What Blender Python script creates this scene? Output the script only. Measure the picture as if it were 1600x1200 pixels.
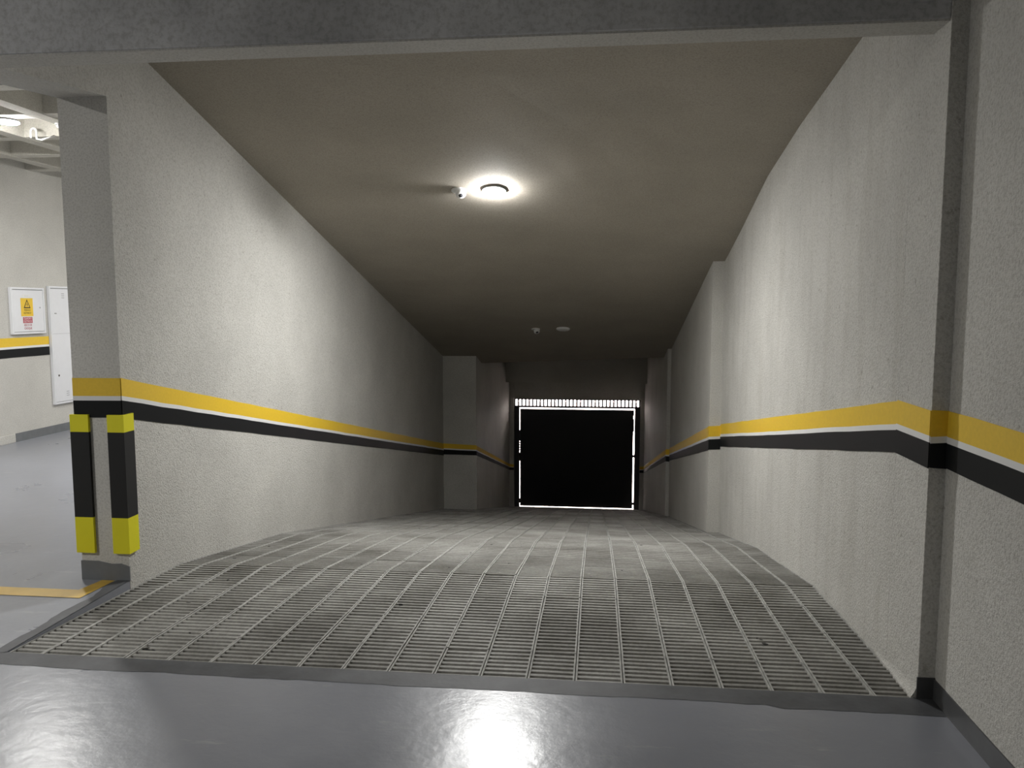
import bpy, bmesh, math, random
from mathutils import Vector, Matrix

# ------------------------------------------------------------------ clear
for o in list(bpy.data.objects):
    bpy.data.objects.remove(o, do_unlink=True)
scene = bpy.context.scene
C = scene.collection
rng = random.Random(7)

# ------------------------------------------------------------------ camera
H = 1.55
FPX, YAW, PITCH, ROLL = 1226.4, 0.1085, 0.0971, -0.0006
cam_d = bpy.data.cameras.new('camera')
cam_d.sensor_fit = 'HORIZONTAL'
cam_d.sensor_width = 36.0
cam_d.lens = 36.0 * FPX / 1600.0
cam_d.clip_start = 0.02
cam_d.clip_end = 200
cam = bpy.data.objects.new('camera', cam_d)
C.objects.link(cam)
fw = Vector((-math.sin(YAW) * math.cos(PITCH), math.cos(YAW) * math.cos(PITCH), -math.sin(PITCH)))
rt = Vector((math.cos(YAW), math.sin(YAW), 0))
up = rt.cross(fw)
rt2 = rt * math.cos(ROLL) + up * math.sin(ROLL)
up2 = -rt * math.sin(ROLL) + up * math.cos(ROLL)
m = Matrix((rt2, up2, -fw)).transposed().to_4x4()
m.translation = (0, 0, H)
cam.matrix_world = m
scene.camera = cam

# ------------------------------------------------------------------ world, exposure
w = bpy.data.worlds.new('daylight')
scene.world = w
w.use_nodes = True
bg = w.node_tree.nodes['Background']
bg.inputs[0].default_value = (1.0, 0.87, 0.85, 1)
bg.inputs[1].default_value = 25.0
vs = scene.view_settings
vs.view_transform = 'Standard'
vs.look = 'None'
vs.exposure = 0.0
vs.gamma = 1.0
vs.use_curve_mapping = False

RAMP_LAMP = 1150.0     # emission of the lit ramp lamp
GARAGE_LAMP = 1050.0    # emission of the garage lamps

# ------------------------------------------------------------------ materials
def new_mat(name):
    mt = bpy.data.materials.new(name)
    mt.use_nodes = True
    nt = mt.node_tree
    b = nt.nodes['Principled BSDF']
    return mt, nt, b

def N(nt, kind, **kw):
    n = nt.nodes.new(kind)
    for k, v in kw.items():
        if k in n.inputs:
            n.inputs[k].default_value = v
        else:
            setattr(n, k, v)
    return n

def ramp(nt, src, stops):
    r = nt.nodes.new('ShaderNodeValToRGB')
    e = r.color_ramp.elements
    while len(e) < len(stops):
        e.new(0.5)
    for i, (p, c) in enumerate(stops):
        e[i].position = p
        e[i].color = c if len(c) == 4 else (*c, 1)
    nt.links.new(src, r.inputs[0])
    return r

def mix(nt, fac, a, b, mode='MIX'):
    x = nt.nodes.new('ShaderNodeMix')
    x.data_type = 'RGBA'
    x.blend_type = mode
    for sock, v in ((0, fac), (6, a), (7, b)):
        if hasattr(v, 'is_linked') or hasattr(v, 'links'):
            nt.links.new(v, x.inputs[sock])
        else:
            x.inputs[sock].default_value = v if not isinstance(v, tuple) else ((*v, 1) if len(v) == 3 else v)
    return x.outputs[2]

def plaster(name, col, var=0.06, bump=0.5, scale=95.0, pits=True, streak=0.0, rough=0.88):
    mt, nt, b = new_mat(name)
    tc = N(nt, 'ShaderNodeTexCoord')
    big = N(nt, 'ShaderNodeTexNoise', Scale=1.1, Detail=5.0, Roughness=0.6)
    nt.links.new(tc.outputs['Object'], big.inputs['Vector'])
    d = tuple(c * (1 - var * 2.2) for c in col)
    l = tuple(min(1, c * (1 + var)) for c in col)
    cr = ramp(nt, big.outputs['Fac'], [(0.3, d), (0.68, l)])
    colour = cr.outputs[0]
    fine = N(nt, 'ShaderNodeTexNoise', Scale=scale, Detail=3.0, Roughness=0.65)
    nt.links.new(tc.outputs['Object'], fine.inputs['Vector'])
    fr = ramp(nt, fine.outputs['Fac'], [(0.34, (0.72, 0.715, 0.70)), (0.55, (1, 1, 1))])
    colour = mix(nt, 0.8, colour, fr.outputs[0], 'MULTIPLY')
    if pits:
        pn = N(nt, 'ShaderNodeTexNoise', Scale=38.0, Detail=2.0, Roughness=0.5)
        nt.links.new(tc.outputs['Object'], pn.inputs['Vector'])
        pr = ramp(nt, pn.outputs['Fac'], [(0.25, (0.66, 0.64, 0.61)), (0.33, (1, 1, 1))])
        colour = mix(nt, 0.8, colour, pr.outputs[0], 'MULTIPLY')
    if streak:
        mp = N(nt, 'ShaderNodeMapping')
        mp.inputs['Scale'].default_value = (1, 3.5, 0.5)
        nt.links.new(tc.outputs['Object'], mp.inputs[0])
        sn = N(nt, 'ShaderNodeTexNoise', Scale=1.6, Detail=6.0, Roughness=0.65)
        nt.links.new(mp.outputs[0], sn.inputs['Vector'])
        sr = ramp(nt, sn.outputs['Fac'], [(0.34, (0.72, 0.70, 0.66)), (0.5, (1, 1, 1)), (0.72, (1.1, 1.1, 1.1))])
        colour = mix(nt, streak, colour, sr.outputs[0], 'MULTIPLY')
    nt.links.new(colour, b.inputs['Base Color'])
    b.inputs['Roughness'].default_value = rough
    if bump:
        bp = N(nt, 'ShaderNodeBump', Strength=bump, Distance=0.012)
        nt.links.new(fine.outputs['Fac'], bp.inputs['Height'])
        nt.links.new(bp.outputs[0], b.inputs['Normal'])
    return mt

def simple(name, col, rough=0.5, metal=0.0, var=0.0, scale=12.0, bump=0.0):
    mt, nt, b = new_mat(name)
    b.inputs['Roughness'].default_value = rough
    b.inputs['Metallic'].default_value = metal
    tc = N(nt, 'ShaderNodeTexCoord')
    n = N(nt, 'ShaderNodeTexNoise', Scale=scale, Detail=4.0, Roughness=0.6)
    nt.links.new(tc.outputs['Object'], n.inputs['Vector'])
    v = max(var, 0.02)
    r = ramp(nt, n.outputs['Fac'], [(0.3, tuple(c * (1 - v) for c in col)), (0.7, tuple(min(1, c * (1 + v * .6)) for c in col))])
    nt.links.new(r.outputs[0], b.inputs['Base Color'])
    if bump:
        bp = N(nt, 'ShaderNodeBump', Strength=bump, Distance=0.01)
        nt.links.new(n.outputs['Fac'], bp.inputs['Height'])
        nt.links.new(bp.outputs[0], b.inputs['Normal'])
    return mt

def emit(name, col, s):
    mt, nt, b = new_mat(name)
    b.inputs['Base Color'].default_value = (0.9, 0.9, 0.9, 1)
    b.inputs['Emission Color'].default_value = (*col, 1)
    b.inputs['Emission Strength'].default_value = s
    return mt

WALL = plaster('stucco', (0.62, 0.608, 0.572), bump=0.7)
WALLR = plaster('stucco_streaked', (0.62, 0.608, 0.572), bump=0.7, streak=0.3)
SMOOTH = plaster('smooth_plaster', (0.62, 0.608, 0.572), bump=0.12, pits=False)
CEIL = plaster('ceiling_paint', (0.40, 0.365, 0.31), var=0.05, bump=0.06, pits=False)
GCEIL = plaster('waffle_paint', (0.60, 0.58, 0.52), var=0.05, bump=0.1, pits=False)
BEAM = plaster('beam_concrete', (0.70, 0.705, 0.715), var=0.2, bump=0.12, scale=40, pits=False)
YEL = simple('yellow_wall_paint', (0.82, 0.545, 0.035), 0.55, var=0.05, scale=60)
WHT = simple('white_wall_paint', (0.80, 0.80, 0.79), 0.55)
BLK = simple('black_wall_paint', (0.012, 0.013, 0.014), 0.5)
BLK.node_tree.nodes['Principled BSDF'].inputs['Specular IOR Level'].default_value = 0.15
GYEL = simple('guard_yellow', (0.80, 0.74, 0.012), 0.6)
GBLK = simple('guard_black', (0.011, 0.011, 0.011), 0.75)
BASEB = simple('grey_skirting_paint', (0.17, 0.18, 0.19), 0.45, var=0.12, scale=9)
BASED = simple('dark_skirting_paint', (0.075, 0.077, 0.08), 0.45, var=0.2, scale=9)
BOXW = simple('white_enamel', (0.78, 0.79, 0.82), 0.35)
BOXE = simple('grey_shadow_gap', (0.42, 0.42, 0.44), 0.5)
INK = simple('black_ink', (0.03, 0.02, 0.01), 0.6)
SIGNY = simple('sign_yellow', (0.83, 0.55, 0.04), 0.5)
SIGNR = simple('sign_red', (0.42, 0.045, 0.07), 0.5)
SIGNP = simple('sign_pale_pink', (0.85, 0.70, 0.72), 0.5)
GATE = simple('gate_black_steel', (0.008, 0.008, 0.009), 0.45)
FRAME = simple('gate_frame_steel', (0.035, 0.033, 0.034), 0.45)
PLAST = simple('white_plastic', (0.78, 0.78, 0.77), 0.4)
GREYP = simple('grey_plastic', (0.35, 0.35, 0.35), 0.45)
LENS = simple('dark_lens', (0.05, 0.05, 0.055), 0.2)
STREET = simple('street_concrete', (0.6, 0.58, 0.54), 0.9, var=0.1)
LAMP_ON = emit('lit_diffuser', (1.0, 0.995, 0.975), RAMP_LAMP)
GLAMP_ON = emit('lit_garage_diffuser', (1.0, 0.985, 0.955), GARAGE_LAMP)

def epoxy():
    mt, nt, b = new_mat('grey_epoxy_floor')
    tc = N(nt, 'ShaderNodeTexCoord')
    n1 = N(nt, 'ShaderNodeTexNoise', Scale=0.9, Detail=6.0, Roughness=0.6, Distortion=0.4)
    nt.links.new(tc.outputs['Object'], n1.inputs['Vector'])
    cr = ramp(nt, n1.outputs['Fac'], [(0.3, (0.205, 0.215, 0.245)), (0.7, (0.27, 0.28, 0.315))])
    mp = N(nt, 'ShaderNodeMapping')
    mp.inputs['Rotation'].default_value = (0, 0, 0.5)
    mp.inputs['Scale'].default_value = (1.2, 5, 1)
    nt.links.new(tc.outputs['Object'], mp.inputs[0])
    n2 = N(nt, 'ShaderNodeTexNoise', Scale=2.3, Detail=7.0, Roughness=0.7)
    nt.links.new(mp.outputs[0], n2.inputs['Vector'])
    sc = ramp(nt, n2.outputs['Fac'], [(0.60, (0, 0, 0)), (0.72, (1, 1, 1))])
    col = mix(nt, sc.outputs[0], cr.outputs[0], (0.33, 0.335, 0.35))
    nt.links.new(col, b.inputs['Base Color'])
    rr = ramp(nt, n1.outputs['Fac'], [(0.3, (0.25, 0.25, 0.25)), (0.7, (0.36, 0.36, 0.36))])
    nt.links.new(rr.outputs[0], b.inputs['Roughness'])
    n3 = N(nt, 'ShaderNodeTexNoise', Scale=7.0, Detail=5.0, Roughness=0.6)
    nt.links.new(tc.outputs['Object'], n3.inputs['Vector'])
    bp = N(nt, 'ShaderNodeBump', Strength=0.25, Distance=0.01)
    nt.links.new(n3.outputs['Fac'], bp.inputs['Height'])
    nt.links.new(bp.outputs[0], b.inputs['Normal'])
    return mt
EPOXY = epoxy()
BAND = simple('dark_grey_floor_paint', (0.085, 0.088, 0.095), 0.62, var=0.35, scale=5, bump=0.5)
LINEY = simple('yellow_floor_paint', (0.56, 0.36, 0.05), 0.4, var=0.15, scale=8)

def tile_mat(island):
    mt, nt, b = new_mat('ribbed_concrete_stuff' if island else 'ribbed_concrete')
    geo = N(nt, 'ShaderNodeNewGeometry')
    if island:
        rnd = geo.outputs['Random Per Island']
    else:
        oi = N(nt, 'ShaderNodeObjectInfo')
        rnd = oi.outputs['Random']
    base = ramp(nt, rnd, [(0.0, (0.27, 0.266, 0.25)), (0.5, (0.315, 0.311, 0.294)), (1.0, (0.36, 0.356, 0.338))])
    n1 = N(nt, 'ShaderNodeTexNoise', Scale=1.5, Detail=8.0, Roughness=0.68)
    nt.links.new(geo.outputs['Position'], n1.inputs['Vector'])
    r1 = ramp(nt, n1.outputs['Fac'], [(0.36, (0.68, 0.67, 0.65)), (0.64, (1.2, 1.2, 1.2))])
    col = mix(nt, 1.0, base.outputs[0], r1.outputs[0], 'MULTIPLY')
    n2 = N(nt, 'ShaderNodeTexNoise', Scale=55.0, Detail=4.0, Roughness=0.7)
    nt.links.new(geo.outputs['Position'], n2.inputs['Vector'])
    r2 = ramp(nt, n2.outputs['Fac'], [(0.3, (0.78, 0.78, 0.77)), (0.65, (1.08, 1.08, 1.08))])
    col = mix(nt, 1.0, col, r2.outputs[0], 'MULTIPLY')
    n4 = N(nt, 'ShaderNodeTexNoise', Scale=13.0, Detail=2.0, Roughness=0.5)
    nt.links.new(geo.outputs['Position'], n4.inputs['Vector'])
    r4 = ramp(nt, n4.outputs['Fac'], [(0.235, (0.10, 0.10, 0.10)), (0.262, (1, 1, 1))])
    col = mix(nt, 1.0, col, r4.outputs[0], 'MULTIPLY')
    nt.links.new(col, b.inputs['Base Color'])
    rr = ramp(nt, n1.outputs['Fac'], [(0.3, (0.75, 0.75, 0.75)), (0.7, (0.5, 0.5, 0.5))])
    nt.links.new(rr.outputs[0], b.inputs['Roughness'])
    b.inputs['Specular IOR Level'].default_value = 0.22
    bp = N(nt, 'ShaderNodeBump', Strength=0.35, Distance=0.003)
    nt.links.new(n2.outputs['Fac'], bp.inputs['Height'])
    nt.links.new(bp.outputs[0], b.inputs['Normal'])
    return mt
TILE = tile_mat(False)
TILES = tile_mat(True)
RIMM = simple('worn_cement_rims', (0.42, 0.417, 0.396), 0.75, var=0.3, scale=25)
RIMM.node_tree.nodes['Principled BSDF'].inputs['Specular IOR Level'].default_value = 0.2
GROUT = simple('grout', (0.12, 0.115, 0.105), 0.9, var=0.3, scale=30)

# ------------------------------------------------------------------ helpers
def link(name, me, mat, parent=None):
    o = bpy.data.objects.new(name, me)
    C.objects.link(o)
    if mat is not None and not me.materials:
        me.materials.append(mat)
    if parent is not None:
        o.parent = parent
    return o

def mesh_from(name, verts, faces, mat, parent=None, smooth=False):
    me = bpy.data.meshes.new(name)
    me.from_pydata([tuple(v) for v in verts], [], faces)
    bm = bmesh.new(); bm.from_mesh(me)
    bmesh.ops.recalc_face_normals(bm, faces=bm.faces)
    bm.to_mesh(me); bm.free()
    if smooth:
        for p in me.polygons:
            p.use_smooth = True
    return link(name, me, mat, parent)

def tag(o, label=None, cat=None, group=None, kind=None):
    if label: o['label'] = label
    if cat: o['category'] = cat
    if group: o['group'] = group
    if kind: o['kind'] = kind
    return o

def empty(name, loc, label=None, cat=None, group=None, kind=None):
    e = bpy.data.objects.new(name, None)
    e.empty_display_size = 0.1
    C.objects.link(e)
    e.location = loc
    return tag(e, label, cat, group, kind)

def boxes(name, lst, mat, parent=None, bevel=0.0):
    """lst of (x0,x1,y0,y1,z0,z1) forming ONE part"""
    bm = bmesh.new()
    for (x0, x1, y0, y1, z0, z1) in lst:
        r = bmesh.ops.create_cube(bm, size=1.0)
        for v in r['verts']:
            v.co = Vector(((x0 + x1) / 2 + v.co.x * (x1 - x0), (y0 + y1) / 2 + v.co.y * (y1 - y0), (z0 + z1) / 2 + v.co.z * (z1 - z0)))
    if bevel:
        bmesh.ops.bevel(bm, geom=list(bm.edges), offset=bevel, segments=2, affect='EDGES', profile=0.5)
    me = bpy.data.meshes.new(name)
    bm.to_mesh(me); bm.free()
    return link(name, me, mat, parent)

def prism(name, poly, axis, a0, a1, mat, parent=None):
    """extrude a 2D polygon along an axis; poly gives the two other coordinates in order"""
    n = len(poly)
    def P(p, a):
        if axis == 'X': return (a, p[0], p[1])
        if axis == 'Y': return (p[0], a, p[1])
        return (p[0], p[1], a)
    v = [P(p, a0) for p in poly] + [P(p, a1) for p in poly]
    f = [tuple(range(n)), tuple(range(n, 2 * n))[::-1]]
    for i in range(n):
        j = (i + 1) % n
        f.append((i, j, n + j, n + i))
    return mesh_from(name, v, f, mat, parent)

def lathe(name, prof, mat, parent=None, seg=40, smooth=True):
    """prof: list of (r,z); revolve around z"""
    v, f = [], []
    for (r, z) in prof:
        for k in range(seg):
            a = 2 * math.pi * k / seg
            v.append((r * math.cos(a), r * math.sin(a), z))
    for i in range(len(prof) - 1):
        for k in range(seg):
            k2 = (k + 1) % seg
            f.append((i * seg + k, i * seg + k2, (i + 1) * seg + k2, (i + 1) * seg + k))
    f.append(tuple(range(seg)))
    f.append(tuple(range((len(prof) - 1) * seg, len(prof) * seg))[::-1])
    o = mesh_from(name, v, f, mat, parent)
    if smooth:
        for p in o.data.polygons:
            p.use_smooth = len(p.vertices) == 4
    return o

def tube(name, pts, r, mat, parent=None, seg=8):
    pts = [Vector(p) for p in pts]
    v, f = [], []
    for i, p in enumerate(pts):
        t = (pts[min(i + 1, len(pts) - 1)] - pts[max(i - 1, 0)]).normalized()
        a = t.cross(Vector((0.3, 0.2, 1))).normalized()
        b = t.cross(a)
        for k in range(seg):
            an = 2 * math.pi * k / seg
            v.append(p + a * r * math.cos(an) + b * r * math.sin(an))
    for i in range(len(pts) - 1):
        for k in range(seg):
            f.append((i * seg + k, i * seg + (k + 1) % seg, (i + 1) * seg + (k + 1) % seg, (i + 1) * seg + k))
    f.append(tuple(range(seg))); f.append(tuple(range((len(pts) - 1) * seg, len(pts) * seg))[::-1])
    return mesh_from(name, v, f, mat, parent, True)

# ------------------------------------------------------------------ measured layout (metres)
XL, XLO, XL2 = -2.636, -2.921, -2.059          # ramp left wall face, its outer face, narrowed part
XR, XR2, XR3, XC = 1.277, 1.160, 1.103, 1.341  # ramp right wall faces, corridor wall
Y0, YC, YL, YR0, YR1, YR2, YG = 3.144, 4.085, 13.234, 3.482, 8.232, 12.55, 18.354
XG = -6.694                                     # garage wall with the boxes
PROF = [(3.144, 0.0), (3.44, -0.012), (4.64, -0.075), (6.24, -0.345), (13.24, -1.940), (18.64, -3.265)]
def zf(y):
    if y <= PROF[0][0]: return 0.0
    for (a, za), (b, zb) in zip(PROF, PROF[1:]):
        if y <= b:
            return za + (zb - za) * (y - a) / (b - a)
    return PROF[-1][1]
def zc_left(y): return 4.139 - 0.2579 * y
def zc_right(y):
    pts = [(3.2, 2.93), (4.14, 2.87), (4.65, 2.80), (5.34, 2.71), (6.28, 2.545), (7.4, 2.235)]
    if y >= 7.4: return zc_left(y)
    for (a, za), (b, zb) in zip(pts, pts[1:]):
        if y <= b: return za + (zb - za) * (y - a) / (b - a)
S = dict(kind='structure')

# ------------------------------------------------------------------ structure: floors
fl = prism('floor', [(XG, -5), (XC, -5), (XC, Y0), (XL - 0.002, Y0), (XL - 0.002, YC + 0.02), (XLO + 0.02, YC + 0.02), (XLO + 0.02, 12), (XG, 12)], 'Z', -0.3, 0.0, EPOXY)
tag(fl, 'glossy grey painted floor of the garage', None, **S)

# dark painted band at the head of the ramp and along its open left side
def band():
    top, bot = [], []
    n = 60
    for i in range(n + 1):
        x = XL - 0.07 + (XC - XL + 0.07) * i / n
        top.append((x, Y0 - 0.001))
        bot.append((x, 3.03 + 0.004 * math.sin(i * 0.6) + rng.uniform(-0.004, 0.004) - (0.02 if i > 50 else 0)))
    v = [(x, y, 0.0012) for x, y in bot] + [(x, y, 0.003) for x, y in top]
    f = [(i, i + 1, n + 2 + i, n + 1 + i) for i in range(n)]
    k = len(v)
    m_ = 22
    for i in range(m_ + 1):
        y = Y0 - 0.005 + (YC - Y0) * i / m_
        v.append((XL - 0.065 - 0.02 * math.sin(i * .7) * (i / m_) + rng.uniform(-0.006, 0.006), y, 0.004))
        v.append((XL - 0.003, y, 0.004))
    f += [(k + 2 * i, k + 2 * i + 1, k + 2 * i + 3, k + 2 * i + 2) for i in range(m_)]
    return mesh_from('trim_1', v, f, BAND)
tag(band(), 'dark grey painted band bordering the top of the ramp', None, **S)

# ramp slab with its ribbed tiles
rp = []
for (y, z) in PROF: rp.append((y, z - 0.022))
poly = rp + [(18.64, -4.2), (3.144, -0.9)]
slab = prism('floor_ramp', poly, 'X', XL, XR, GROUT)
tag(slab, 'ramp paved with ribbed concrete tiles descending to the black gate', None, **S)

PITCH_X, TL, RIBS = 0.2, 0.40, 9
def tile_mesh(name, wd, ln, ribs):
    """ribbed tile, origin at its centre, top rims at z=0"""
    hw, hl = wd / 2 - 0.002, ln / 2 - 0.0012
    rim, dep, bot = 0.0075, 0.015, -0.024
    xi = hw - rim
    v, f = [], []
    # ribbed field profile along y
    prof = []
    p = 2 * hl / ribs
    for i in range(ribs):
        y = -hl + i * p
        prof += [(y + p * 0.10, -0.004), (y + p * 0.58, -0.004), (y + p * 0.68, -dep), (y + p * 0.98, -dep)]
    prof = [(-hl, -dep)] + prof
    prof[-1] = (hl, -dep)
    for (y, z) in prof:
        v += [(-xi, y, z), (xi, y, z)]
    for i in range(len(prof) - 1):
        f.append((2 * i, 2 * i + 1, 2 * i + 3, 2 * i + 2))
    # rims
    for s in (-1, 1):
        k = len(v)
        a, b = (-hw, -xi) if s < 0 else (xi, hw)
        for y in (-hl, hl):
            v += [(a, y, bot), (b, y, bot), (b, y, 0.0), (a, y, 0.0)]
        for q in ((0, 1, 2, 3), (4, 7, 6, 5), (3, 2, 6, 7), (0, 3, 7, 4), (1, 5, 6, 2)):
            f.append(tuple(k + t for t in q))
    # ends
    k = len(v)
    for y in (-hl, hl):
        v += [(-xi, y, bot), (xi, y, bot), (xi, y, -dep), (-xi, y, -dep)]
    f += [(k, k + 1, k + 2, k + 3), (k + 4, k + 7, k + 6, k + 5)]
    me = bpy.data.meshes.new(name)
    me.from_pydata(v, [], f)
    bm = bmesh.new(); bm.from_mesh(me)
    bmesh.ops.recalc_face_normals(bm, faces=bm.faces)
    # make sure the ribbed field faces up
    bm.faces.ensure_lookup_table()
    for i in range(len(prof) - 1):
        if bm.faces[i].normal.z < 0: bm.faces[i].normal_flip()
    bm.to_mesh(me); bm.free()
    me.materials.append(TILE)
    me.materials.append(RIMM)
    for p_ in me.polygons:
        if abs(p_.center.x) > xi - 1e-5: p_.material_index = 1
    return me
full = tile_mesh('ramp_tile', PITCH_X, TL, RIBS)
first = tile_mesh('ramp_tile_cut', PITCH_X, 0.296, 7)

def wall_x(y):
    l = XL if y < YL else XL2
    r = XR if y < YR1 else (XR2 if y < YR2 else XR3)
    return l, r
rows = [(3.144, 3.44)]
y = 3.44
while y < 18.6:
    rows.append((y, y + TL)); y += TL
cells = []
for ri, (ya, yb) in enumerate(rows):
    ym = (ya + yb) / 2
    xl, xr = wall_x(ym)
    k0 = -14
    for k in range(k0, 8):
        a, b = 0.12 + PITCH_X * k, 0.12 + PITCH_X * (k + 1)
        a, b = max(a, xl), min(b, xr)
        if b - a < 0.025: continue
        cells.append((ri, ya, yb, a, b))
NEAR = 300
stuff_v, stuff_f, stuff_m = [], [], []
ncount = 0
for (ri, ya, yb, a, b) in cells:
    me = first if ri == 0 else full
    za, zb = zf(ya), zf(yb)
    ang = math.atan2(zb - za, yb - ya)
    L = math.hypot(zb - za, yb - ya)
    mat = (Matrix.Translation(((a + b) / 2, (ya + yb) / 2, (za + zb) / 2 + rng.uniform(-0.0025, 0.0015)))
           @ Matrix.Rotation(ang + rng.uniform(-0.004, 0.004), 4, 'X') @ Matrix.Rotation(rng.uniform(-0.004, 0.004), 4, 'Z')
           @ Matrix.Rotation(rng.uniform(-0.006, 0.006), 4, 'Y')
           @ Matrix.Diagonal(((b - a) / PITCH_X, L / (yb - ya) * (1 if ri else 1), 1, 1)))
    if ncount < NEAR:
        o = bpy.data.objects.new('ramp_tile', me)
        C.objects.link(o)
        o.parent = slab
        o.matrix_basis = mat
        ncount += 1
    else:
        k = len(stuff_v)
        stuff_v += [mat @ vv.co for vv in me.vertices]
        stuff_f += [tuple(k + t for t in p.vertices) for p in me.polygons]
        stuff_m += [p.material_index for p in me.polygons]
me = bpy.data.meshes.new('far_ramp_tiles')
me.from_pydata([tuple(v) for v in stuff_v], [], stuff_f)
me.materials.append(TILES)
me.materials.append(RIMM)
for p_, mi_ in zip(me.polygons, stuff_m): p_.material_index = mi_
far = link('far_ramp_tiles', me, TILES, slab)
tag(far, 'far ribbed tiles of the ramp near the gate', None, kind='stuff')

# ------------------------------------------------------------------ structure: walls
FY, FW = 0.447, 0.561      # share of the stripe that is yellow, then white; the rest black
def stripe(parent, pts, nrm, th=0.004):
    """pts: (x,y,zbottom,ztop) along one flat wall; three painted bands, children of the wall"""
    n = Vector(nrm) * th
    sub = []
    for (p, q) in zip(pts, pts[1:]):
        d = math.hypot(q[0] - p[0], q[1] - p[1])
        c = max(1, int(d / 0.2))
        for i in range(c):
            t = i / c
            sub.append([p[j] + (q[j] - p[j]) * t for j in range(4)])
    sub.append(list(pts[-1]))
    rows_ = []
    for k_, s in enumerate(sub):
        h = s[3] - s[2]
        wob = [rng.uniform(-0.0022, 0.0022) for _ in range(4)]
        rows_.append((s, [s[3] + wob[0], s[3] - h * FY + wob[1], s[3] - h * FW + wob[1], s[2] + wob[3]]))
    for nm, mt, a, b in (('yellow_stripe', YEL, 0, 1), ('white_stripe', WHT, 1, 2), ('black_stripe', BLK, 2, 3)):
        v, f = [], []
        for (s, zz) in rows_:
            for (zq) in (zz[a], zz[b]):
                v.append((s[0], s[1], zq))
                v.append((s[0] + n.x, s[1] + n.y, zq))
        for i in range(len(rows_) - 1):
            o_ = 4 * i
            f += [(o_ + 1, o_ + 5, o_ + 7, o_ + 3), (o_, o_ + 1, o_ + 5, o_ + 4), (o_ + 2, o_ + 3, o_ + 7, o_ + 6), (o_, o_ + 2, o_ + 6, o_ + 4)]
        e = 4 * (len(rows_) - 1)
        f += [(0, 1, 3, 2), (e, e + 1, e + 3, e + 2)]
        mesh_from(nm, v, f, mt, parent)

TOP = 3.45
wl = boxes('wall_left', [(XLO, XL, YC, YL + 0.3, -4.2, TOP)], WALL)
tag(wl, 'beige stucco wall on the left of the ramp with striped band', None, **S)
wl.data.materials.append(SMOOTH)
for p_ in wl.data.polygons:
    if p_.normal.y < -0.5: p_.material_index = 1
stripe(wl, [(XLO, YC, 0.937, 1.160), (XL, YC, 0.937, 1.160)], (0, -1, 0))
stripe(wl, [(XL, YC, 0.937, 1.160), (XL, YL, -1.005, -0.795)], (1, 0, 0))

wl2 = boxes('wall_left_far', [(XLO, XL2, YL, YG + 0.3, -4.4, 1.5)], SMOOTH)
tag(wl2, 'beige wall stepping inward on the left beside the gate', None, **S)
stripe(wl2, [(XL, YL, -0.985, -0.79), (XL2, YL, -0.99, -0.815)], (0, -1, 0))
stripe(wl2, [(XL2, YL, -0.995, -0.825), (XL2, YG, -2.31, -2.17)], (1, 0, 0))

pr = boxes('wall_right_pillar', [(XR, XR + 0.5, Y0, YR0 - 0.0008, -1.2, TOP)], WALL, bevel=0.0015)
tag(pr, 'narrow stucco pillar at the right side of the ramp entrance', None, **S)
stripe(pr, [(XR, YR0, 0.932, 1.156), (XR, Y0, 0.932, 1.156)], (-1, 0, 0))
stripe(pr, [(XR, Y0, 0.932, 1.156), (XC, Y0, 0.932, 1.156)], (0, -1, 0))
boxes('pillar_core', [(XR + 0.004, XR + 0.4, YR0 - 0.02, YR0 + 0.02, -1.2, TOP)], WALL, pr)

def fillet():
    v, f = [], []
    n = 14
    for i in range(n + 1):
        y = Y0 + 0.004 + 0.45 * i / n
        k = 1 - 0.75 * i / n
        wd = 0.024 * k * (1 + rng.uniform(-0.2, 0.2)); hh = 0.055 * k * (1 + rng.uniform(-0.3, 0.3))
        v += [(XR + 0.001, y, zf(y) - 0.03), (XR - wd, y, zf(y) - 0.03), (XR - wd, y, zf(y) + 0.004), (XR - wd * 0.35, y, zf(y) + hh * 0.5), (XR + 0.001, y, zf(y) + hh)]
    for i in range(n):
        for j in range(5):
            a, b = 5 * i + j, 5 * i + (j + 1) % 5
            f.append((a, b, b + 5, a + 5))
    f += [(0, 1, 2, 3, 4), tuple(5 * n + j for j in range(5))]
    mesh_from('mortar_fillet', v, f, WALL, pr)
fillet()
wr = boxes('wall_right', [(XR, XR + 0.5, YR0, YR1 + 0.2, -2.5, TOP)], WALLR)
tag(wr, 'beige stucco wall on the right of the ramp with water streaks', None, **S)
stripe(wr, [(XR, YR0, 0.932, 1.154), (XR, YR1, 0.112, 0.345)], (-1, 0, 0))

wr2 = boxes('wall_right_middle', [(XR2, XR + 0.5, YR1, YR2 + 0.2, -3.2, TOP)], SMOOTH)
tag(wr2, 'beige wall on the right beyond the pilaster edge', None, **S)
stripe(wr2, [(XR, YR1, 0.085, 0.330), (XR2, YR1, 0.080, 0.322)], (0, -1, 0))
stripe(wr2, [(XR2, YR1, 0.072, 0.322), (XR2, YR2, -0.885, -0.685)], (-1, 0, 0))

wr3 = boxes('wall_right_far', [(XR3, XR + 0.5, YR2, YG + 0.3, -4.4, 1.5)], SMOOTH)
tag(wr3, 'beige wall on the right next to the gate', None, **S)
stripe(wr3, [(XR2, YR2, -0.900, -0.700), (XR3, YR2, -0.900, -0.700)], (0, -1, 0))
stripe(wr3, [(XR3, YR2, -0.895, -0.705), (XR3, YG, -2.315, -2.16)], (-1, 0, 0))

wc = boxes('wall_corridor', [(XC, XC + 0.4, -5, Y0 + 0.1, -0.3, TOP)], WALL)
tag(wc, 'beige stucco corridor wall at the right edge of the view', None, **S)
stripe(wc, [(XC, Y0, 0.932, 1.156), (XC, -2.0, 0.932, 1.156)], (-1, 0, 0))

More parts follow.
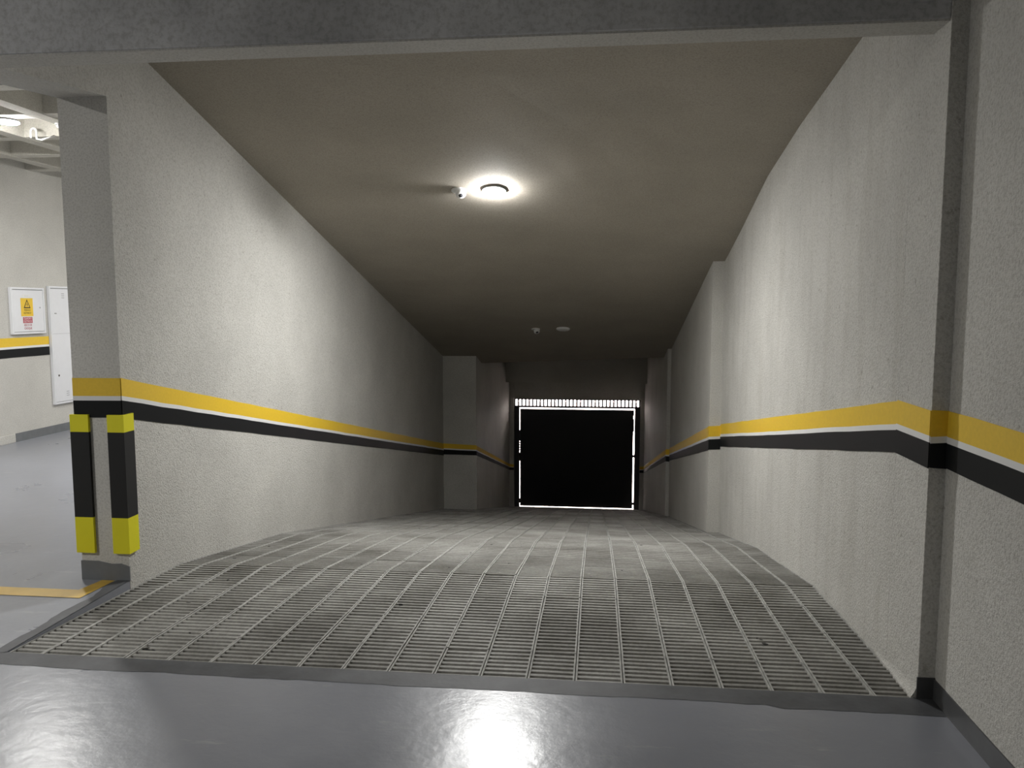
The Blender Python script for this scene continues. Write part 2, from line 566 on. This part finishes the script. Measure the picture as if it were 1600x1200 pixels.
wg = boxes('wall_garage', [(XG - 0.3, XG, -5, 12, -0.3, TOP)], SMOOTH)
tag(wg, 'beige garage wall carrying the white electrical boxes', None, **S)
stripe(wg, [(XG, 4.0, 0.978, 1.205), (XG, 8.965, 0.978, 1.205)], (1, 0, 0))
tag(boxes('wall_back', [(XG - 0.3, XC + 0.4, -5.3, -5, -0.3, TOP)], SMOOTH), 'beige wall behind the viewer', None, **S)
tag(boxes('wall_garage_end', [(XG - 0.3, XLO + 0.1, 12, 12.3, -0.3, TOP)], SMOOTH), 'beige wall closing the garage behind the left column', None, **S)

# gate wall: jambs, lintel, beam, roof of the vestibule
jl = boxes('wall_gate', [(XL2, -1.955, YG, YG + 0.3, -4.2, -0.13), (1.010, XR3 + 0.02, YG, YG + 0.3, -4.2, -0.13),
                         (-1.965, 1.02, YG + 0.06, YG + 0.3, -0.60, -0.13)], SMOOTH)
tag(jl, 'narrow beige jambs and lintel framing the black gate', None, **S)
stripe(jl, [(XL2, YG, -2.31, -2.17), (-1.955, YG, -2.31, -2.17)], (0, -1, 0))
stripe(jl, [(1.010, YG, -2.315, -2.165), (XR3, YG, -2.315, -2.165)], (0, -1, 0))
tag(boxes('trim_2', [(XL2, XR3, 17.6, YG + 0.3, -0.135, 1.4)], SMOOTH), 'deep beige beam above the gate', None, **S)
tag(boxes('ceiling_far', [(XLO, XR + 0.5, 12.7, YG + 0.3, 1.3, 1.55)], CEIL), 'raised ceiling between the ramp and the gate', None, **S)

# ramp ceiling: sloping slab, lower end cut slightly askew
def ramp_ceiling():
    ys = [3.2, 4.14, 4.65, 5.34, 6.28, 7.4, 9.0, 11.0]
    v, f = [], []
    nx = 9
    def sect(yl, yr):
        for i in range(nx):
            t = i / (nx - 1)
            x = XL - 0.01 + (XR - XL + 0.02) * t
            y = yl + (yr - yl) * t
            z = zc_left(y) * (1 - t ** 1.5) + zc_right(y) * t ** 1.5
            v.append((x, y, z))
    for yy in ys: sect(yy, yy)
    sect(13.99, 13.20)
    nr = len(ys) + 1
    for r in range(nr - 1):
        for i in range(nx - 1):
            a = r * nx + i
            f.append((a, a + 1, a + nx + 1, a + nx))
    k = len(v)
    v2 = [(x, y, max(z + 0.65, 1.4)) for (x, y, z) in v]
    f2 = [tuple(t + k for t in q) for q in f]
    vv = v + v2
    ff = f + f2
    last = (nr - 1) * nx
    for i in range(nx - 1):
        ff.append((last + i, last + i + 1, k + last + i + 1, k + last + i))
        ff.append((i, i + 1, k + i + 1, k + i))
    for r in range(nr - 1):
        for i in (0, nx - 1):
            a = r * nx + i
            ff.append((a, a + nx, k + a + nx, k + a))
    return mesh_from('ceiling_ramp', vv, ff, CEIL)
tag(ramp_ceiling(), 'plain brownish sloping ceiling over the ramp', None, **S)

# beams
tag(boxes('trim_3', [(XLO, XR, Y0 + 0.005, 3.30, 2.606, TOP)], BEAM, bevel=0.004), 'grey concrete beam across the head of the ramp', None, **S)
boxes('beam_soffit', [(XLO, XR, Y0 + 0.012, 3.302, 2.598, 2.607)], SMOOTH, bpy.data.objects['trim_3'])
tag(prism('trim_4', [(3.295, 2.602), (YC, 2.682), (YC, TOP), (3.295, TOP)], 'X', XLO, XL, WALL), 'beige beam running from the left column toward the viewer', None, **S)
tag(prism('trim_5', [(Y0, 2.665), (3.30, 2.60), (3.30, 3.3), (Y0, 3.3)], 'X', 1.13, XR + 0.02, BEAM), 'small dark haunch between beam and right pillar', None, **S)

# garage waffle ceiling
gc = boxes('ceiling', [(XG - 0.3, XC + 0.4, -5.3, 12.3, TOP, TOP + 0.2)], GCEIL)
tag(gc, 'waffle slab ceiling of the garage with crossing ribs', None, **S)
def rib(name, along, c, a0, a1):
    zb = 3.16 if along == 'Y' else 3.164
    prof = [(c - 0.07, zb), (c + 0.07, zb), (c + 0.13, TOP), (c - 0.13, TOP)]
    prism(name, prof, along, a0, a1, GCEIL, gc)
xr_ = -6.3
while xr_ < XLO - 0.2:
    rib('ceiling_rib', 'Y', xr_, -5, 12); xr_ += 0.8
yr_ = 5.53 - 0.82 * 12
while yr_ < 12:
    if True:
        rib('ceiling_rib', 'X', yr_, XG, XLO)
    yr_ += 0.82
yr_ = 5.53 - 0.82 * 12
while yr_ < 3:
    rib('ceiling_rib', 'X', yr_, XL, XC); yr_ += 0.82

# skirting
tag(boxes('baseboard_corridor', [(XC - 0.006, XC, -5, Y0 - 0.002, 0.0, 0.085)], BASED), 'dark grey painted skirting along the corridor wall', None, **S)
tag(boxes('baseboard_pillar', [(XR - 0.004, XC, Y0 - 0.006, Y0 + 0.001, 0.0, 0.09)], BASED), 'dark grey painted skirting on the right pillar', None, **S)
tag(prism('baseboard_column', [(XLO - 0.004, 0.0), (XL + 0.003, 0.0), (XL + 0.003, 0.085), (XL - 0.05, 0.1), (XLO + 0.18, 0.097), (XLO + 0.1, 0.111), (XLO - 0.004, 0.112)], 'Y', YC - 0.006, YC + 0.002, BASEB),
    'grey painted skirting at the foot of the left column', None, **S)
tag(boxes('baseboard_garage', [(XG, XG + 0.006, 8.32, 12, 0.0, 0.1)], BASEB), 'grey painted skirting under the electrical boxes', None, **S)
tag(boxes('baseboard_garage_near', [(XG, XG + 0.012, -5, 8.31, 0.0, 0.1)], SMOOTH, bevel=0.004), 'unpainted plaster skirting left of the grey skirting', None, **S)

# street outside
tag(boxes('ground_outside', [(-14, 14, 18.66, 40, -3.6, -3.27)], STREET), 'bright pavement outside the gate', None, **S)

# ------------------------------------------------------------------ gate
g = empty('garage_gate', (-0.48, 18.46, -3.265), 'black steel gate panel rimmed with daylight at the ramp foot', 'gate')
def gpart(name, b, mat, bevel=0.0, parent=None):
    par = parent or g
    ox, oy, oz = g.location
    o = boxes(name, [(x0 - ox, x1 - ox, y0 - oy, y1 - oy, z0 - oz, z1 - oz) for (x0, x1, y0, y1, z0, z1) in b], mat, par, bevel)
    return o
GY0, GY1 = 18.44, 18.50
panel = gpart('gate_panel', [(-1.816, 0.855, GY0 + 0.01, GY1 - 0.01, -3.200, -0.848)], GATE)
gpart('panel_edge', [(0.855, 0.874, GY0 + 0.01, GY1 - 0.01, -1.36, -1.06), (0.855, 0.872, GY0 + 0.01, GY1 - 0.01, -0.98, -0.848)], GATE)
gpart('gate_post', [(-1.955, -1.832, GY0, GY1, -3.265, -0.775)], FRAME)
gpart('gate_post', [(0.886, 1.010, GY0, GY1, -3.265, -0.775)], FRAME)
gpart('top_rail', [(-1.955, 1.010, GY0, GY1, -0.815, -0.770)], FRAME)
gpart('upper_rail', [(-1.955, 1.010, GY0, GY1, -0.625, -0.598)], FRAME)
nb = 34
for i in range(nb + 1):
    x = -1.945 + (1.0 - -1.945) * i / nb
    gpart('grille_bar', [(x - 0.020, x + 0.020, GY0 + 0.015, GY1 - 0.015, -0.770, -0.625)], FRAME)
gpart('lock_box', [(-1.85, -1.77, GY0 - 0.03, GY1, -2.10, -1.90)], FRAME, 0.004)
gpart('lock_plate', [(-1.835, -1.80, GY0 + 0.005, GY1, -1.62, -1.36)], FRAME)
for z in (-1.66, -1.72, -1.78, -1.84):
    gpart('lock_bolt', [(-1.835, -1.80, GY0 + 0.01, GY1, z - 0.014, z + 0.014)], FRAME)
gpart('bottom_guide', [(-1.84, -1.79, GY0, GY1, -3.13, -3.02)], FRAME)
for z in (-1.94, -3.08):
    gpart('hinge', [(0.835, 0.89, GY0 - 0.01, GY1, z - 0.03, z + 0.03)], FRAME, 0.004)

# ------------------------------------------------------------------ column guards
def guard(x_in, x_out, y_face, label):
    s = 1 if x_out > x_in else -1
    e = empty('corner_guard', ((x_in + x_out) / 2, y_face - 0.01, 0.162), label, 'corner guard', 'foam guards on the left column')
    ox, oy, oz = e.location
    for nm, mt, z0, z1 in (('yellow_band', GYEL, 0.162, 0.369), ('black_band', GBLK, 0.369, 0.857), ('yellow_band', GYEL, 0.857, 0.955)):
        t = 0.018
        # L section in plan: front leaf and return leaf around the corner
        xa, xo, xf = x_in, x_out + s * t, x_out + s * 0.0005
        poly = [(xa, y_face - 0.0005), (xa, y_face - t), (xo, y_face - t), (xo, y_face + 0.08), (xf, y_face + 0.08), (xf, y_face - 0.0005)]
        prism(nm, [(p[0] - ox, p[1] - oy) for p in poly], 'Z', z0 - oz, z1 - oz, mt, e)
guard(-2.717, XL, YC, 'yellow and black foam guard on the column corner beside the ramp')
guard(-2.829, XLO, YC, 'yellow and black foam guard on the column corner beside the garage')

# ------------------------------------------------------------------ painted floor line
def line():
    v = [(-5.2, 3.80, 0.0025), (-5.2, 3.915, 0.0025), (-2.83, 3.915, 0.0025), (-2.745, 3.80, 0.0025),
         (-2.80, 4.075, 0.0025), (-2.722, 4.075, 0.0025), (-2.745, 3.80, 0.0025)]
    return mesh_from('floor_line', v, [(0, 3, 2, 1), (2, 3, 5, 4)], LINEY)
tag(line(), 'yellow painted line on the garage floor by the left column', 'floor marking')

# ------------------------------------------------------------------ electrical boxes
def text(name, s, size, mat, parent, loc, wid=None):
    cu = bpy.data.curves.new(name, 'FONT')
    cu.body = s; cu.size = size; cu.align_x = 'CENTER'; cu.align_y = 'CENTER'
    cu.extrude = 0.0004
    to = bpy.data.objects.new('tmp', cu)
    C.objects.link(to)
    dg = bpy.context.evaluated_depsgraph_get()
    me = bpy.data.meshes.new_from_object(to.evaluated_get(dg))
    bpy.data.objects.remove(to, do_unlink=True)
    xs = [v.co.x for v in me.vertices]
    sx = (wid / (max(xs) - min(xs))) if wid else 1
    M = Matrix(((0, 0, 1, loc[0]), (sx, 0, 0, loc[1]), (0, 1, 0, loc[2]), (0, 0, 0, 1)))
    me.transform(M)
    me.materials.clear()
    return link(name, me, mat, parent)

def wallbox(name, y0, y1, z0, z1, depth, label):
    e = empty(name, (XG, (y0 + y1) / 2, z0), label, 'electrical box')
    def bx(nm, a, b, c, d, x0, x1, mt, bev=0.0, par=None):
        return boxes(nm, [(x0, x1, a - (y0 + y1) / 2, b - (y0 + y1) / 2, c - z0, d - z0)], mt, par or e, bev)
    bx('back_box', y0 + 0.004, y1 - 0.004, z0 + 0.004, z1 - 0.004, 0.0, depth * 0.55, BOXE)
    t = 0.022
    bx('frame_side', y0, y0 + t, z0, z1, 0.0, depth, BOXW, 0.002)
    bx('frame_side', y1 - t, y1, z0, z1, 0.0, depth, BOXW, 0.002)
    bx('frame_top', y0 + t, y1 - t, z1 - t, z1, 0.0, depth, BOXW, 0.002)
    bx('frame_bottom', y0 + t, y1 - t, z0, z0 + t, 0.0, depth, BOXW, 0.002)
    d = bx('door', y0 + t + 0.004, y1 - t - 0.004, z0 + t + 0.006, z1 - t - 0.009, depth * 0.5, depth - 0.003, BOXW, 0.002)
    return e, bx, d
e1, bx1, d1 = wallbox('electrical_box', 8.34, 8.885, 1.245, 1.787, 0.035, 'small square white electrical box with yellow warning sticker on the wall')
cx = (8.34 + 8.885) / 2
dd = 0.0325
bx1('lock', 8.795, 8.808, 1.545, 1.56, dd, dd + 0.004, BOXE, 0, d1)
bx1('paper_label', 8.515, 8.645, 1.675, 1.705, dd, dd + 0.0006, PLAST, 0, d1)
text('label_mark', '- - -', 0.03, GREYP, d1, (dd + 0.001, 8.58 - cx, 1.69 - 1.245), 0.05)
bx1('warning_sticker', 8.487, 8.684, 1.452, 1.663, dd, dd + 0.001, SIGNY, 0, d1)
# triangle with a bolt
yc_, zb_, zt_ = 8.588, 1.545, 1.650
def tri(nm, sc, mat, x):
    cz = zb_ + (zt_ - zb_) * 0.36
    pts = [(yc_ - 0.056 * sc, cz + (zb_ - cz) * sc), (yc_ + 0.056 * sc, cz + (zb_ - cz) * sc), (yc_, cz + (zt_ - cz) * sc)]
    prism(nm, [(p[0] - cx, p[1] - 1.245) for p in pts], 'X', x, x + 0.0006, mat, d1)
tri('warning_triangle', 1.0, INK, dd + 0.001)
tri('triangle_inside', 0.66, SIGNY, dd + 0.0014)
bolt = [(0.002, 0.040), (0.012, 0.040), (0.006, 0.026), (0.013, 0.026), (-0.002, 0.002), (0.001, 0.020), (-0.006, 0.020)]
prism('bolt_mark', [(yc_ - 0.003 + a - cx, zb_ + 0.016 + b - 1.245) for a, b in bolt], 'X', dd + 0.002, dd + 0.0026, INK, d1)
text('sticker_text', 'PERIGO', 0.03, INK, d1, (dd + 0.0014, yc_ - cx, 1.522 - 1.245), 0.10)
text('sticker_text', 'ELÉTRICO', 0.03, INK, d1, (dd + 0.0014, yc_ - cx, 1.489 - 1.245), 0.115)
bx1('red_sticker', 8.512, 8.664, 1.372, 1.442, dd, dd + 0.001, SIGNR, 0, d1)
text('red_sticker_text', 'QUADRO', 0.034, SIGNP, d1, (dd + 0.0014, 8.588 - cx, 1.424 - 1.245), 0.125)
text('red_sticker_text', 'ELÉTRICO', 0.034, SIGNP, d1, (dd + 0.0014, 8.588 - cx, 1.392 - 1.245), 0.125)
text('risk_text', 'RISCO DE', 0.036, SIGNR, d1, (dd + 0.0006, 8.588 - cx, 1.347 - 1.245), 0.125)
text('risk_text', 'CHOQUE', 0.036, SIGNR, d1, (dd + 0.0006, 8.588 - cx, 1.309 - 1.245), 0.125)

e2, bx2, d2 = wallbox('electrical_box', 8.975, 9.52, 0.355, 1.815, 0.035, 'tall white electrical box partly hidden behind the left column')
for zz in (1.725, 1.70, 1.675, 0.50, 0.475, 0.45):
    bx2('vent_slot', 9.195, 9.245, zz - 0.004, zz + 0.004, dd - 0.001, dd + 0.0008, BOXE, 0, d2)
bx2('latch', 9.055, 9.085, 1.475, 1.487, dd, dd + 0.005, GREYP, 0, d2)
bx2('keyhole', 9.062, 9.082, 0.70, 0.722, dd, dd + 0.002, INK, 0, d2)
bx2('door_seam', 9.0, 9.49, 1.228, 1.231, dd - 0.002, dd + 0.0003, BOXE, 0, d2)

# ------------------------------------------------------------------ lamps and sensors
def lamp(loc, tilt, label, lit, r=0.098, group=None):
    e = empty('ceiling_lamp', loc, label, 'lamp', group)
    e.rotation_euler = (tilt, 0, 0)
    lathe('lamp_housing', [(r * 0.97, 0.0), (r * 1.0, -0.004), (r * 1.0, -0.012), (r * 0.97, -0.015)], PLAST, e)
    prof = [(r * 0.955, -0.014), (r * 0.945, -0.019), (r * 0.88, -0.024), (r * 0.7, -0.028), (r * 0.4, -0.031), (0.004, -0.032)]
    lathe('lamp_diffuser', prof, lit, e)
    return e
TILT = math.atan(-0.2579)
lamp((-0.84, 6.389, zc_left(6.389) - 0.0 + 0.0), TILT, 'lit round lamp on the ramp ceiling', LAMP_ON)
lamp((-0.486, 11.18, zc_left(11.18)), TILT, 'unlit round lamp on the dark far part of the ramp ceiling', PLAST)
lamp((-5.08, 6.44, 3.16), 0, 'lit round lamp under a rib of the garage waffle ceiling', GLAMP_ON)
lamp((-3.90, 10.45, 3.16), 0, 'added unseen fill lamp in the garage beyond the left column', GLAMP_ON)  # extra lamp added out of view to brighten the garage wall and floor
lamp((-5.08, 1.30, 3.16), 0, 'lit round garage lamp nearest the viewer', GLAMP_ON)

def sensor(loc, tilt, label):
    e = empty('motion_sensor', loc, label, 'sensor')
    e.rotation_euler = (tilt, 0, 0)
    lathe('sensor_base', [(0.062, 0.0), (0.062, -0.010), (0.056, -0.014)], PLAST, e, 28)
    h = lathe('sensor_head', [(0.030, 0.012), (0.040, -0.006), (0.042, -0.030), (0.036, -0.038), (0.022, -0.040)], PLAST, e, 28)
    h.location = (0.012, -0.006, -0.020)
    h.rotation_euler = (math.radians(-24), math.radians(-18), 0)
    l = lathe('sensor_lens', [(0.021, -0.0395), (0.016, -0.045), (0.004, -0.047)], LENS, h, 20)
    return e
sensor((-1.125, 6.377, zc_left(6.377)), TILT, 'small white motion sensor beside the lit ramp lamp')
sensor((-0.881, 11.22, zc_left(11.22)), TILT, 'small white motion sensor beside the unlit ramp lamp')

# garage ceiling fittings
pts = [(-5.25, 6.95, 3.12)]
for i in range(13):
    a = math.pi * i / 12
    pts.append((-5.222 - 0.028 * math.cos(a), 6.95, 3.175 + 0.03 * math.sin(a)))
pts += [(-5.194, 6.95, 3.11), (-5.16, 6.97, 3.105), (-5.11, 7.08, 3.165)]
tag(tube('conduit', pts, 0.009, PLAST), 'bent white conduit between the garage ceiling ribs', 'conduit')

e = empty('smoke_detector', (-4.70, 6.62, 3.16), 'small grey round detector under a garage ceiling rib', 'detector')
lathe('detector_base', [(0.055, 0.0), (0.055, -0.012), (0.05, -0.014)], GREYP, e, 28)
lathe('detector_cap', [(0.045, -0.013), (0.043, -0.03), (0.03, -0.038), (0.004, -0.04)], GREYP, e, 28)
